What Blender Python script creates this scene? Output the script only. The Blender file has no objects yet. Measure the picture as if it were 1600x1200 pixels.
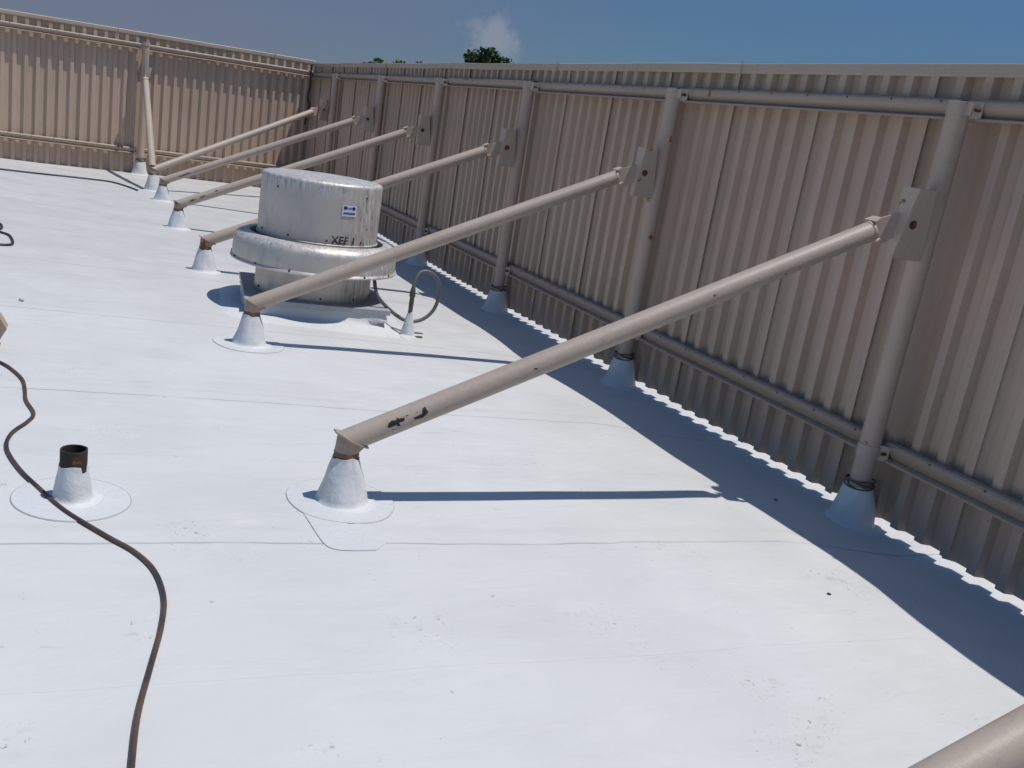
import bpy, bmesh, math, random
from mathutils import Vector, Matrix, noise as mnoise
R = math.radians
random.seed(7)
S = bpy.context.scene
C = S.collection

# ------------------------------------------------------------------ camera
cd = bpy.data.cameras.new("camera"); cam = bpy.data.objects.new("camera", cd); C.objects.link(cam)
cd.sensor_fit = 'HORIZONTAL'; cd.sensor_width = 36.0; cd.lens = 36.0*1465.41/1600
cd.clip_start = 0.05; cd.clip_end = 6000
cr = Vector((0.9038842, -0.3992576, 0.1535796)); cu = Vector((-0.0310268, 0.2968839, 0.9544094)); cf = Vector((0.4266505, 0.8674406, -0.2559610))
M = Matrix((cr, cu, -cf)).transposed().to_4x4(); M.translation = (0, 0, 1.7)
cam.matrix_world = M
S.camera = cam

# ------------------------------------------------------------------ light
SUN = Vector((0.318, -0.128, 1.0)).normalized()
W = bpy.data.worlds.new("World"); S.world = W; W.use_nodes = True
nt = W.node_tree; nt.nodes.clear()
def N(nt, t, **kw):
    n = nt.nodes.new(t)
    for k, v in kw.items(): setattr(n, k, v)
    return n
out = N(nt, 'ShaderNodeOutputWorld'); bg = N(nt, 'ShaderNodeBackground'); bg.inputs[1].default_value = 0.125
sky = N(nt, 'ShaderNodeTexSky', sky_type='NISHITA', sun_disc=False)
sky.sun_elevation = math.asin(SUN.z); sky.sun_rotation = math.atan2(SUN.x, SUN.y)
sky.air_density = 1.0; sky.dust_density = 0.2; sky.ozone_density = 2.5; sky.altitude = 600
tc = N(nt, 'ShaderNodeTexCoord')
L = nt.links.new
def vdist(nt, src, p, sx=1, sy=1, sz=1):
    a = N(nt, 'ShaderNodeVectorMath', operation='SUBTRACT'); nt.links.new(src, a.inputs[0]); a.inputs[1].default_value = p
    b = N(nt, 'ShaderNodeVectorMath', operation='MULTIPLY'); nt.links.new(a.outputs[0], b.inputs[0]); b.inputs[1].default_value = (sx, sy, sz)
    c = N(nt, 'ShaderNodeVectorMath', operation='LENGTH'); nt.links.new(b.outputs[0], c.inputs[0]); return c.outputs['Value']
def mrange(nt, v, a, b, c=0, d=1, smooth=True):
    m = N(nt, 'ShaderNodeMapRange'); m.interpolation_type = 'SMOOTHSTEP' if smooth else 'LINEAR'; nt.links.new(v, m.inputs[0])
    for i, x in zip((1, 2, 3, 4), (a, b, c, d)): m.inputs[i].default_value = x
    return m.outputs[0]
def math_(nt, op, a, b=None):
    m = N(nt, 'ShaderNodeMath', operation=op)
    for i, x in enumerate((a, b)):
        if x is None: continue
        if isinstance(x, (int, float)): m.inputs[i].default_value = x
        else: nt.links.new(x, m.inputs[i])
    return m.outputs[0]
def noise_(nt, src, scale, detail=4, rough=.55, sc=(1, 1, 1), dist=0):
    mp = N(nt, 'ShaderNodeMapping'); mp.inputs['Scale'].default_value = sc; nt.links.new(src, mp.inputs[0])
    n = N(nt, 'ShaderNodeTexNoise'); n.inputs['Scale'].default_value = scale; n.inputs['Detail'].default_value = detail
    n.inputs['Roughness'].default_value = rough; n.inputs['Distortion'].default_value = dist
    nt.links.new(mp.outputs[0], n.inputs['Vector']); return n.outputs['Fac']
def mix(nt, f, a, b, mode='MIX'):
    m = N(nt, 'ShaderNodeMix', data_type='RGBA', blend_type=mode)
    for s, x in ((m.inputs[0], f), (m.inputs[6], a), (m.inputs[7], b)):
        if isinstance(x, (int, float)): s.default_value = x
        elif isinstance(x, tuple): s.default_value = (*x, 1) if len(x) == 3 else x
        else: nt.links.new(x, s)
    return m.outputs[2]
sp_ = N(nt, 'ShaderNodeSeparateXYZ'); L(tc.outputs['Generated'], sp_.inputs[0])
lowt = mix(nt, mrange(nt, sp_.outputs['Z'], .0, .75), (.190, .268, .345), (.70, .89, .97))
sc0 = mix(nt, 1.0, sky.outputs[0], lowt, 'MULTIPLY')
# thin haze cloud to the left of the picture and one small cumulus above the fence
D = tc.outputs['Generated']
n1 = noise_(nt, D, 2.2, 5, .55, (1, 1, 2.5))
hz = math_(nt, 'MULTIPLY', mrange(nt, vdist(nt, D, (-.12, .99, .12), 1, .6, 1.2), .75, .1), mrange(nt, n1, .2, .6, .55, 1))
s1 = mix(nt, math_(nt, 'MULTIPLY', hz, .85), sc0, (1.30, 1.30, 2.05))
n2 = noise_(nt, D, 34, 7, .62)
cl = math_(nt, 'ADD', vdist(nt, D, (.372, .924, .086), 1, .4, 1.15), math_(nt, 'MULTIPLY', math_(nt, 'SUBTRACT', n2, .5), .085))
cf2 = mrange(nt, cl, .034, .006)
s2 = mix(nt, math_(nt, 'MULTIPLY', cf2, .5), s1, (2.7, 2.75, 3.3))
L(s2, bg.inputs[0]); L(bg.outputs[0], out.inputs[0])
sl = bpy.data.lights.new("sun", 'SUN'); sl.energy = 3.5; sl.angle = R(.5); sl.color = (1, .965, .92)
so = bpy.data.objects.new("sun", sl); C.objects.link(so); so.rotation_euler = SUN.to_track_quat('Z', 'Y').to_euler(); so.location = (5, -3, 12)
S.view_settings.view_transform = 'Standard'; S.view_settings.look = 'None'; S.view_settings.exposure = 0; S.view_settings.gamma = 1

# ------------------------------------------------------------------ materials
def mat(name):
    m = bpy.data.materials.new(name); m.use_nodes = True; nt = m.node_tree
    b = nt.nodes['Principled BSDF']; c = N(nt, 'ShaderNodeTexCoord'); return m, nt, b, c.outputs['Object']
def geo_pos(nt): return N(nt, 'ShaderNodeNewGeometry').outputs['Position']
def bump(nt, b, h, dist, strength=1.0):
    n = N(nt, 'ShaderNodeBump'); n.inputs['Distance'].default_value = dist; n.inputs['Strength'].default_value = strength
    nt.links.new(h, n.inputs['Height']); nt.links.new(n.outputs[0], b.inputs['Normal'])

def paint(name, base, rust=.0, dirt=.35, rough=.5, streak=.3):
    m, nt, b, _ = mat(name); P = geo_pos(nt)
    col = mix(nt, mrange(nt, noise_(nt, P, 1.3, 5), .3, .75, 0, .45), base, tuple(x*.80 for x in base))
    col = mix(nt, math_(nt, 'MULTIPLY', mrange(nt, noise_(nt, P, 14, 5, .6, (1, 1, .07)), .48, .75), streak), col, tuple(x*y for x, y in zip(base, (.62, .56, .48))))
    col = mix(nt, math_(nt, 'MULTIPLY', mrange(nt, noise_(nt, P, 38, 4, .6), .60, .72), dirt), col, tuple(x*.45 for x in base))
    if rust: col = mix(nt, mrange(nt, noise_(nt, P, 7, 6, .65), .72-rust*.25, .76-rust*.24), col, (.20, .075, .030))
    if 'panel' in name or 'pipe' in name:      # each sheet or pipe weathered a little differently
        oi = N(nt, 'ShaderNodeObjectInfo'); col = mix(nt, mrange(nt, oi.outputs['Random'], 0, 1, 0, .16, False), col, tuple(x*y for x, y in zip(base, (.45, .47, .50))))
    nt.links.new(col, b.inputs['Base Color']); b.inputs['Roughness'].default_value = rough
    b.inputs['Specular IOR Level'].default_value = .35
    bump(nt, b, noise_(nt, P, 60, 3), .002, .5)
    return m
BE = (.45, .368, .300)
M_panel = paint('panel_paint', (.545, .408, .308), 0, .15, .38, .25)
M_pipe = paint('pipe_paint', BE, .0, .35, .5, .2)
M_post = paint('post_paint', (.52, .40, .31), .25, .3, .5, .3)
M_rail = paint('rail_paint', (.40, .31, .245), .34, .35, .5, .25)
M_cap = paint('cap_paint', (.49, .395, .315), 0, .3, .45, .3)
M_brk = paint('bracket_paint', (.50, .40, .325), .2, .3, .5, .3)
M_knuckle = paint('knuckle_paint', (.40, .30, .235), .70, .5, .6, .4)
M_rusty = paint('rusty_steel', (.20, .105, .06), .6, .6, .8, .5)
M_wood = paint('beam_paint', (.42, .30, .22), 0, .4, .7, .5)

def simple(name, col, rough=.6, metal=0, var=.2, scale=20):
    m, nt, b, o = mat(name); P = geo_pos(nt)
    nt.links.new(mix(nt, noise_(nt, P, scale, 4), tuple(x*(1-var) for x in col), tuple(min(1, x*(1+var)) for x in col)), b.inputs['Base Color'])
    b.inputs['Roughness'].default_value = rough; b.inputs['Metallic'].default_value = metal; return m
M_black = simple('black_steel', (.022, .019, .018), .7)
M_vent = paint('rusty_cast_iron', (.050, .034, .028), .12, .5, .85, .4)
M_chip = simple('bare_black_primer', (.012, .010, .010), .6)
M_bolt = simple('rusty_bolt', (.09, .035, .018), .75)
M_mark = simple('marker_black', (.035, .033, .032), .7)
M_bronze = simple('bolt_grey', (.10, .09, .08), .5, .4)
M_conduit = simple('conduit_grey', (.13, .12, .115), .5)
M_wire = simple('black_wire', (.02, .02, .022), .5)
M_navy = simple('dark_blue_line', (.05, .055, .085), .6)
M_edge = simple('lap_edge', (.44, .44, .44), .7)
M_sticker = simple('sticker_white', (.62, .66, .78), .4)
M_ink = simple('sticker_blue', (.02, .03, .16), .4)
M_darkin = simple('dark_interior', (.02, .02, .02), .8)

# white roofing membrane
def membrane(name, base, roof=False):
    m, nt, b, _ = mat(name); P = geo_pos(nt)
    col = mix(nt, mrange(nt, noise_(nt, P, .55, 5, .6, (1, .55, 1)), .3, .7, 0, 1), base, tuple(x*y for x, y in zip(base, (.93, .925, .915))))
    col = mix(nt, mrange(nt, noise_(nt, P, 2.2, 6, .65, (1, 2.2, 1)), .52, .72, 0, .35), col, tuple(x*y for x, y in zip(base, (.88, .87, .84))))
    h = noise_(nt, P, 55, 3)
    if roof:
        far = math_(nt, 'MULTIPLY', mrange(nt, vdist(nt, P, (1, 1, 0), .3, 1, 0), 4.5, 10.5), mrange(nt, noise_(nt, P, .8, 5, .6, (.35, 1.6, 1)), .25, .6, .45, 1))
        col = mix(nt, math_(nt, 'MULTIPLY', far, .8), col, (.49, .475, .46))
        nearg = math_(nt, 'MULTIPLY', mrange(nt, noise_(nt, P, 1.4, 6, .65, (.5, 1.5, 1), .5), .45, .68), .5)
        col = mix(nt, nearg, col, (.535, .53, .515))
        sx = N(nt, 'ShaderNodeSeparateXYZ'); nt.links.new(P, sx.inputs[0])
        # patches of yellowish standing-water stain with soft rims
        st = noise_(nt, P, 1.1, 3, .5, (1, 1.5, 1), .4)
        rim = math_(nt, 'MULTIPLY', mrange(nt, math_(nt, 'ABSOLUTE', math_(nt, 'SUBTRACT', st, .60)), .004, .04, .22, 0), mrange(nt, noise_(nt, P, 4, 4), .45, .65))
        col = mix(nt, rim, col, (.68, .66, .60))
        # smudges and speckle in loose clusters
        clus = mrange(nt, noise_(nt, P, 1.7, 3, .5), .57, .72)
        for (x, y, r) in ((.42, 3.5, .16), (.23, 2.77, .10), (.66, 2.12, .08), (2.27, 2.22, .16), (2.42, 2.12, .16), (2.3, 1.98, .14), (.9, 3.4, .10), (-.1, 2.28, .10), (1.15, 2.7, .2)):
            g = mrange(nt, vdist(nt, P, (x, y, 0), 1, 1, 0), r, r*.25); clus = math_(nt, 'MAXIMUM', clus, g)
        sp = mrange(nt, noise_(nt, P, 48, 3, .6, (1, 1, 1), .8), .62, .70)
        sm = mrange(nt, noise_(nt, P, 15, 4, .6), .56, .75)
        col = mix(nt, math_(nt, 'MULTIPLY', math_(nt, 'MULTIPLY', sp, clus), .75), col, (.20, .18, .16))
        col = mix(nt, math_(nt, 'MULTIPLY', math_(nt, 'MULTIPLY', sm, clus), .55), col, (.42, .40, .36))
        sp2 = mrange(nt, noise_(nt, P, 23, 2, .5), .745, .79)
        col = mix(nt, math_(nt, 'MULTIPLY', sp2, .5), col, (.27, .25, .23))
        tr = math_(nt, 'MULTIPLY', mrange(nt, noise_(nt, P, 5, 5, .65, (.45, 2.4, 1), 1.0), .60, .72), mrange(nt, noise_(nt, P, .7, 2), .45, .6))
        col = mix(nt, math_(nt, 'MULTIPLY', tr, .45), col, (.44, .42, .385))
        # sheet laps every 1.83 m, thin dark line and the softer weld track beside it
        wob = math_(nt, 'MULTIPLY', math_(nt, 'SUBTRACT', noise_(nt, P, .9, 4, .6, (1, .05, 1)), .5), .10)
        yy = math_(nt, 'ADD', sx.outputs['Y'], wob)
        fr = math_(nt, 'SUBTRACT', math_(nt, 'FRACT', math_(nt, 'DIVIDE', math_(nt, 'SUBTRACT', yy, 3.375-.915), 1.83)), .5)
        d = math_(nt, 'MULTIPLY', fr, 1.83)
        ln = math_(nt, 'MULTIPLY', mrange(nt, math_(nt, 'ABSOLUTE', d), .0035, .009, 1, 0), mrange(nt, noise_(nt, P, 3, 3), .3, .6, .35, .95))
        col = mix(nt, math_(nt, 'MULTIPLY', ln, .72), col, (.27, .26, .25))
        w2 = mrange(nt, math_(nt, 'ABSOLUTE', math_(nt, 'SUBTRACT', d, .14)), .012, .05, .16, 0)
        col = mix(nt, w2, col, (.50, .47, .42))
        lap = mrange(nt, d, -.004, .004, 0, 1)
        h = math_(nt, 'ADD', math_(nt, 'MULTIPLY', h, .12), math_(nt, 'ADD', math_(nt, 'MULTIPLY', noise_(nt, P, 2.6, 4, .5, (.7, 1.8, 1), .8), 3.4), math_(nt, 'MULTIPLY', lap, .9)))
    nt.links.new(col, b.inputs['Base Color'])
    nt.links.new(mrange(nt, noise_(nt, P, 2.0, 4), .3, .7, .42, .62), b.inputs['Roughness'])
    b.inputs['Specular IOR Level'].default_value = .22 if roof else .3
    if not roof: h = math_(nt, 'ADD', math_(nt, 'MULTIPLY', h, .25), math_(nt, 'MULTIPLY', noise_(nt, P, 11, 4, .6, (1, 1, .45), 1.2), 1.6))
    bump(nt, b, h, .004 if roof else .007, .8)
    return m
M_roof = membrane('roof_membrane', (.612, .612, .603), True)
M_boot = membrane('boot_membrane', (.655, .662, .668))
M_patch = membrane('patch_membrane', (.605, .613, .618))

# spun aluminium with pale drip streaks
def alu(name, streaks):
    m, nt, b, o = mat(name)
    sx = N(nt, 'ShaderNodeSeparateXYZ'); nt.links.new(o, sx.inputs[0])
    col = mix(nt, noise_(nt, o, 3, 5, .6), (.47, .425, .375), (.61, .56, .50))
    col = mix(nt, mrange(nt, noise_(nt, o, 9, 5, .65, (1, 1, .35)), .5, .72, 0, .5), col, (.36, .34, .31))
    d1 = noise_(nt, o, 44, 5, .65, (1, 1, .11), .8)
    right = mrange(nt, sx.outputs['X'], -.05, .38, .0, 1)
    top = mrange(nt, sx.outputs['Z'], .93 if streaks else .50, 1.07 if streaks else .58, 0, .8)
    w = math_(nt, 'MAXIMUM', right, top)
    col = mix(nt, math_(nt, 'MULTIPLY', mrange(nt, d1, .49, .57), math_(nt, 'MULTIPLY', w, .72)), col, (.72, .74, .77))
    col = mix(nt, math_(nt, 'MULTIPLY', mrange(nt, noise_(nt, o, 52, 5, .65, (1, 1, .14), .8), .54, .61), math_(nt, 'MULTIPLY', w, .7)), col, (.17, .17, .175))
    nt.links.new(col, b.inputs['Base Color']); b.inputs['Metallic'].default_value = .38
    nt.links.new(mrange(nt, noise_(nt, o, 8, 4), .3, .7, .40, .62), b.inputs['Roughness'])
    bump(nt, b, noise_(nt, o, 5, 3), .006, .6)
    return m
M_hood = alu('spun_aluminium', True); M_ring = alu('ring_aluminium', False)
M_plate = paint('galvanised_plate', (.40, .41, .43), .25, .5, .45, .4)

def cablemat():
    m, nt, b, o = mat('brown_rubber'); P = geo_pos(nt)
    nt.links.new(mix(nt, mrange(nt, noise_(nt, P, 2.5, 3), .4, .62), (.028, .022, .024), (.105, .062, .045)), b.inputs['Base Color'])
    b.inputs['Roughness'].default_value = .5; return m
M_cable = cablemat()
def leafmat():
    m, nt, b, o = mat('leaves'); P = geo_pos(nt)
    nt.links.new(mix(nt, noise_(nt, P, 2.5, 3), (.025, .055, .016), (.075, .12, .03)), b.inputs['Base Color'])
    b.inputs['Roughness'].default_value = .6; return m
M_leaf = leafmat(); M_bark = simple('bark', (.10, .075, .055), .9)
def landmat():
    m, nt, b, o = mat('land'); P = geo_pos(nt)
    nt.links.new(mix(nt, mrange(nt, noise_(nt, P, .02, 5), .4, .6), (.07, .10, .04), (.16, .15, .11)), b.inputs['Base Color'])
    b.inputs['Roughness'].default_value = .9; return m
M_land = landmat()

# ------------------------------------------------------------------ helpers
class MB:
    def __init__(s): s.v = []; s.f = []
    def add(s, V, F):
        k = len(s.v); s.v += [tuple(v) for v in V]; s.f += [tuple(i+k for i in f) for f in F]; return s
    def box(s, a, b, mtx=None):
        V = [Vector((x, y, z)) for z in (a[2], b[2]) for y in (a[1], b[1]) for x in (a[0], b[0])]
        if mtx: V = [mtx @ v for v in V]
        return s.add(V, [(0, 2, 3, 1), (4, 5, 7, 6), (0, 1, 5, 4), (2, 6, 7, 3), (0, 4, 6, 2), (1, 3, 7, 5)])
    def prism(s, pts, n, t):      # planar polygon with a thickness along n
        n = Vector(n).normalized()*t; k = len(pts)
        V = [Vector(p)-n/2 for p in pts]+[Vector(p)+n/2 for p in pts]
        return s.add(V, [tuple(range(k))[::-1], tuple(range(k, 2*k))]+[(i, (i+1) % k, (i+1) % k+k, i+k) for i in range(k)])
    def tube(s, pts, r, seg=16, cap=True, up=None):
        pts = [Vector(p) for p in pts]; n = len(pts); rr = r if hasattr(r, '__len__') else [r]*n
        V = []; pu = None
        for i, p in enumerate(pts):
            t = (pts[min(i+1, n-1)]-pts[max(i-1, 0)]).normalized()
            if pu is None: pu = (Vector((0, 0, 1)) if abs(t.z) < .9 else Vector((1, 0, 0)))
            a = (pu-t*pu.dot(t)).normalized(); b = t.cross(a); pu = a
            for j in range(seg):
                w = 2*math.pi*j/seg; V.append(p+(a*math.cos(w)+b*math.sin(w))*rr[i])
        F = [(i*seg+j, i*seg+(j+1) % seg, (i+1)*seg+(j+1) % seg, (i+1)*seg+j) for i in range(n-1) for j in range(seg)]
        if cap: F += [tuple(range(seg))[::-1], tuple(range((n-1)*seg, n*seg))]
        return s.add(V, F)
    def lathe(s, prof, seg=64, c=(0, 0, 0), f=None, cap0=False, cap1=False):
        V = []
        for (r, z) in prof:
            for j in range(seg):
                a = 2*math.pi*j/seg; k = f(a, z) if f else 1
                V.append((c[0]+r*k*math.cos(a), c[1]+r*k*math.sin(a), c[2]+z))
        n = len(prof)
        F = [(i*seg+j, i*seg+(j+1) % seg, (i+1)*seg+(j+1) % seg, (i+1)*seg+j) for i in range(n-1) for j in range(seg)]
        if cap0: F.append(tuple(range(seg))[::-1])
        if cap1: F.append(tuple(range((n-1)*seg, n*seg)))
        return s.add(V, F)
    def build(s, name, m, parent=None, smooth=True, angle=35, bevel=0, shift=None):
        me = bpy.data.meshes.new(name)
        V = s.v
        if shift is not None: V = [tuple(Vector(v)-Vector(shift)) for v in V]
        me.from_pydata(V, [], s.f); me.validate(); me.update()
        bm = bmesh.new(); bm.from_mesh(me); bmesh.ops.recalc_face_normals(bm, faces=bm.faces); bm.to_mesh(me); bm.free()
        if smooth:
            me.polygons.foreach_set('use_smooth', [True]*len(me.polygons)); me.set_sharp_from_angle(angle=R(angle))
        me.materials.append(m)
        o = bpy.data.objects.new(name, me); C.objects.link(o)
        if parent is not None: o.parent = parent
        if bevel:
            b = o.modifiers.new('bevel', 'BEVEL'); b.width = bevel; b.segments = 2; b.limit_method = 'ANGLE'
        return o
def tag(o, label=None, cat=None, group=None, kind=None):
    if label: o['label'] = label
    if cat: o['category'] = cat
    if group: o['group'] = group
    if kind: o['kind'] = kind
    return o
def thing(name, loc, label, cat, group=None):
    o = bpy.data.objects.new(name, None); C.objects.link(o); o.location = loc; o.empty_display_size = .2
    return tag(o, label, cat, group)
def smooth(a, b, x):
    t = max(0, min(1, (x-a)/(b-a))); return t*t*(3-2*t)
def catmull(P, k=8):
    P = [Vector(p) for p in P]; out = []
    for i in range(len(P)-1):
        a, b, c, d = P[max(i-1, 0)], P[i], P[i+1], P[min(i+2, len(P)-1)]
        for j in range(k):
            t = j/k; out.append(.5*((2*b)+(c-a)*t+(2*a-5*b+4*c-d)*t*t+(3*b-a-3*c+d)*t**3))
    return out+[P[-1]]

# roof height: drains to the right-hand fence and steps down to the far end
def rz(x, y):
    z = -.0438*(x-1)-.0042*(y-5)
    z -= .085*smooth(14.5, 18.2, y)*(1-smooth(-1.2, 3.0, x))
    w = smooth(3.2, 4.35, x)
    z = z*(1-w)+(min(z, -.216)*w)
    z += .020*mnoise.noise(Vector((x*.35, y*.8, 3)))*smooth(2.2, 3.2, x)*(1-smooth(3.9, 4.3, x))+.004*mnoise.noise(Vector((x*.9, y*.9, 0)))+.0025*mnoise.noise(Vector((x*2.3, y*2.3, 4)))
    return z

# ------------------------------------------------------------------ ground and roof
mb = MB(); mb.add([(-2500, -2500, -8), (2500, -2500, -8), (2500, 2500, -8), (-2500, 2500, -8)], [(0, 1, 2, 3)])
tag(mb.build('ground', M_land, smooth=False), kind='structure')
xs = [-13+.25*i for i in range(48)]+[-1+.07*i for i in range(86)]; xs = xs+[5.2]
ys = [-5+.2*i for i in range(30)]+[1+.07*i for i in range(130)]+[10.1+.12*i for i in range(88)]; ys = [y for y in ys if y < 20.6]+[20.62]
mb = MB(); nx = len(xs)
V = [(x, y, rz(x, y)) for y in ys for x in xs]
F = [(j*nx+i, j*nx+i+1, (j+1)*nx+i+1, (j+1)*nx+i) for j in range(len(ys)-1) for i in range(nx-1)]
mb.add(V, F)
X0, X1, Y0, Y1 = xs[0], xs[-1], ys[0], ys[-1]
ring = [i for i in range(nx)]+[j*nx+nx-1 for j in range(1, len(ys))]+[(len(ys)-1)*nx+i for i in range(nx-2, -1, -1)]+[j*nx for j in range(len(ys)-2, 0, -1)]
k = len(mb.v)
for i in ring: mb.v.append((mb.v[i][0], mb.v[i][1], -8.2))
n = len(ring); mb.f += [(ring[i], ring[(i+1) % n], k+(i+1) % n, k+i) for i in range(n)]
tag(mb.build('roof', M_roof, angle=50), kind='structure')

# ------------------------------------------------------------------ boots
def boot_into(parent, x, y, z, rb, rt, h, patch=None, seed=0, sweep=(0, 0), name='boot'):
    rnd = random.Random(seed); ph = [rnd.uniform(0, 6.28) for _ in range(4)]
    px, py = parent.location.x, parent.location.y; pz = parent.location.z
    mb = MB(); seg = 48; V = []
    prof = [(rb*1.45, -.012), (rb*1.38, .002), (rb*1.16, .005), (rb*1.04, .012), (rb*1.0, .03), (rb*.93, .25*h), (rb+(rt-rb)*.45, .5*h), (rb+(rt-rb)*.72, .75*h), (rb+(rt-rb)*.93, .93*h), (rt*1.01, .97*h), (rt*1.0, 1.0*h), (rt*.86, 1.0*h), (rt*.84, .9*h)]
    for k, (r, zz) in enumerate(prof):
        for j in range(seg):
            a = 2*math.pi*j/seg
            amp = .050*math.sin(math.pi*min(1, max(0, zz/h)))
            kk = 1+amp*math.sin(3*a+ph[0]+4*zz/h)+amp*.7*math.sin(7*a+ph[1]-5*zz/h)+(.05*math.exp(-((a-4.9-.45*math.sin(zz/h*2.6))/.07)**2) if k > 3 else 0)+.02*mnoise.noise(Vector((3*math.cos(a), 3*math.sin(a), zz/h*4+seed)))
            t = max(0, zz/h)
            dz = .006*math.sin(2*a+ph[2])+.004*math.sin(5*a+ph[3]) if k > 7 else 0
            V.append((x+r*kk*math.cos(a)+sweep[0]*t, y+r*kk*math.sin(a)+sweep[1]*t, z+zz+dz))
    n = len(prof)
    F = [(i*seg+j, i*seg+(j+1) % seg, (i+1)*seg+(j+1) % seg, (i+1)*seg+j) for i in range(n-1) for j in range(seg)]
    mb.add(V, F)
    b = mb.build(name, M_boot, parent, angle=60, shift=parent.location)
    if patch:
        mb = MB(); e = MB(); seg = 64
        for j in range(seg):
            pass
        def ringpt(r, a, up):
            k = 1+.02*math.sin(2*a+ph[1])+.012*math.sin(5*a+ph[0]); X = x+r*k*math.cos(a); Y = y+r*k*math.sin(a); return (X, Y, rz(X, Y)+up)
        V = [ringpt(r, 2*math.pi*j/seg, up) for (r, up) in ((rb*.9, .0045), (patch*.6, .0045), (patch, .0045), (patch+.001, .0015)) for j in range(seg)]
        mb.add(V, [(i*seg+j, i*seg+(j+1) % seg, (i+1)*seg+(j+1) % seg, (i+1)*seg+j) for i in range(3) for j in range(seg)])
        mb.build('patch', M_patch, b, angle=30, shift=parent.location)
        V = [ringpt(r, 2*math.pi*j/seg, up) for (r, up) in ((patch, .0012), (patch, .0052), (patch+.0028, .0030), (patch+.0034, .0008)) for j in range(seg)]
        e.add(V, [(i*seg+j, i*seg+(j+1) % seg, (i+1)*seg+(j+1) % seg, (i+1)*seg+j) for i in range(3) for j in range(seg)])
        e.build('patch_edge', M_edge, b, angle=30, shift=parent.location)
    return b

SCREW = {}
def screw(pos, nrm, parent, r, m, name='screw'):
    k = (m.name, r)
    if k not in SCREW:
        mb = MB(); mb.tube([(0, 0, -.004), (0, 0, .003), (0, 0, .006)], [r*1.25, r*1.25, r*.8], 8); o = mb.build(name, m); SCREW[k] = o.data
    else:
        o = bpy.data.objects.new(name, SCREW[k]); C.objects.link(o)
    o.parent = parent; o.location = pos; o.rotation_euler = Vector(nrm).to_track_quat('Z', 'Y').to_euler(); return o
# ------------------------------------------------------------------ metal fence (screen wall)
PITCH = .1829
def corr_profile(u0, n, crest=0.0, valley=.047):
    # list of (u, depth); depth grows away from the roof side
    pts = []
    for i in range(n):
        b = u0+i*PITCH
        pts += [(b, crest), (b+.056, crest), (b+.076, valley), (b+.162, valley)]
    pts.append((u0+n*PITCH, crest)); return pts
def girt_profile():   # (proud distance toward the roof, z), a sheet bent into a leaning Z with a lip
    return [(-.002, .050), (.045, .056), (.061, .051), (.070, .040), (.072, .026), (.066, .006), (.053, -.016), (.036, -.036), (.080, -.045), (.084, -.048), (.084, -.060)]
def sheet_solid(path, A, B, t):   # path list of (p,z); A,B functions mapping (p,z)->Vector at both ends
    mb = MB(); n = len(path)
    # offset
    offs = []
    for i in range(n):
        a = Vector((*path[max(i-1, 0)], 0)); b = Vector((*path[min(i+1, n-1)], 0)); d = (b-a).normalized(); nn = Vector((-d.y, d.x, 0))
        offs.append((path[i][0]-nn.x*t, path[i][1]-nn.y*t))
    loop = path+offs[::-1]; m = len(loop)
    V = [A(*p) for p in loop]+[B(*p) for p in loop]
    F = [(i, (i+1) % m, (i+1) % m+m, i+m) for i in range(m)]
    F += [(i, i+1, m-2-i, m-1-i) for i in range(n-1)]+[(m+i, m+m-1-i, m+m-2-i, m+i+1) for i in range(n-1)]
    return mb.add(V, F)

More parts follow.
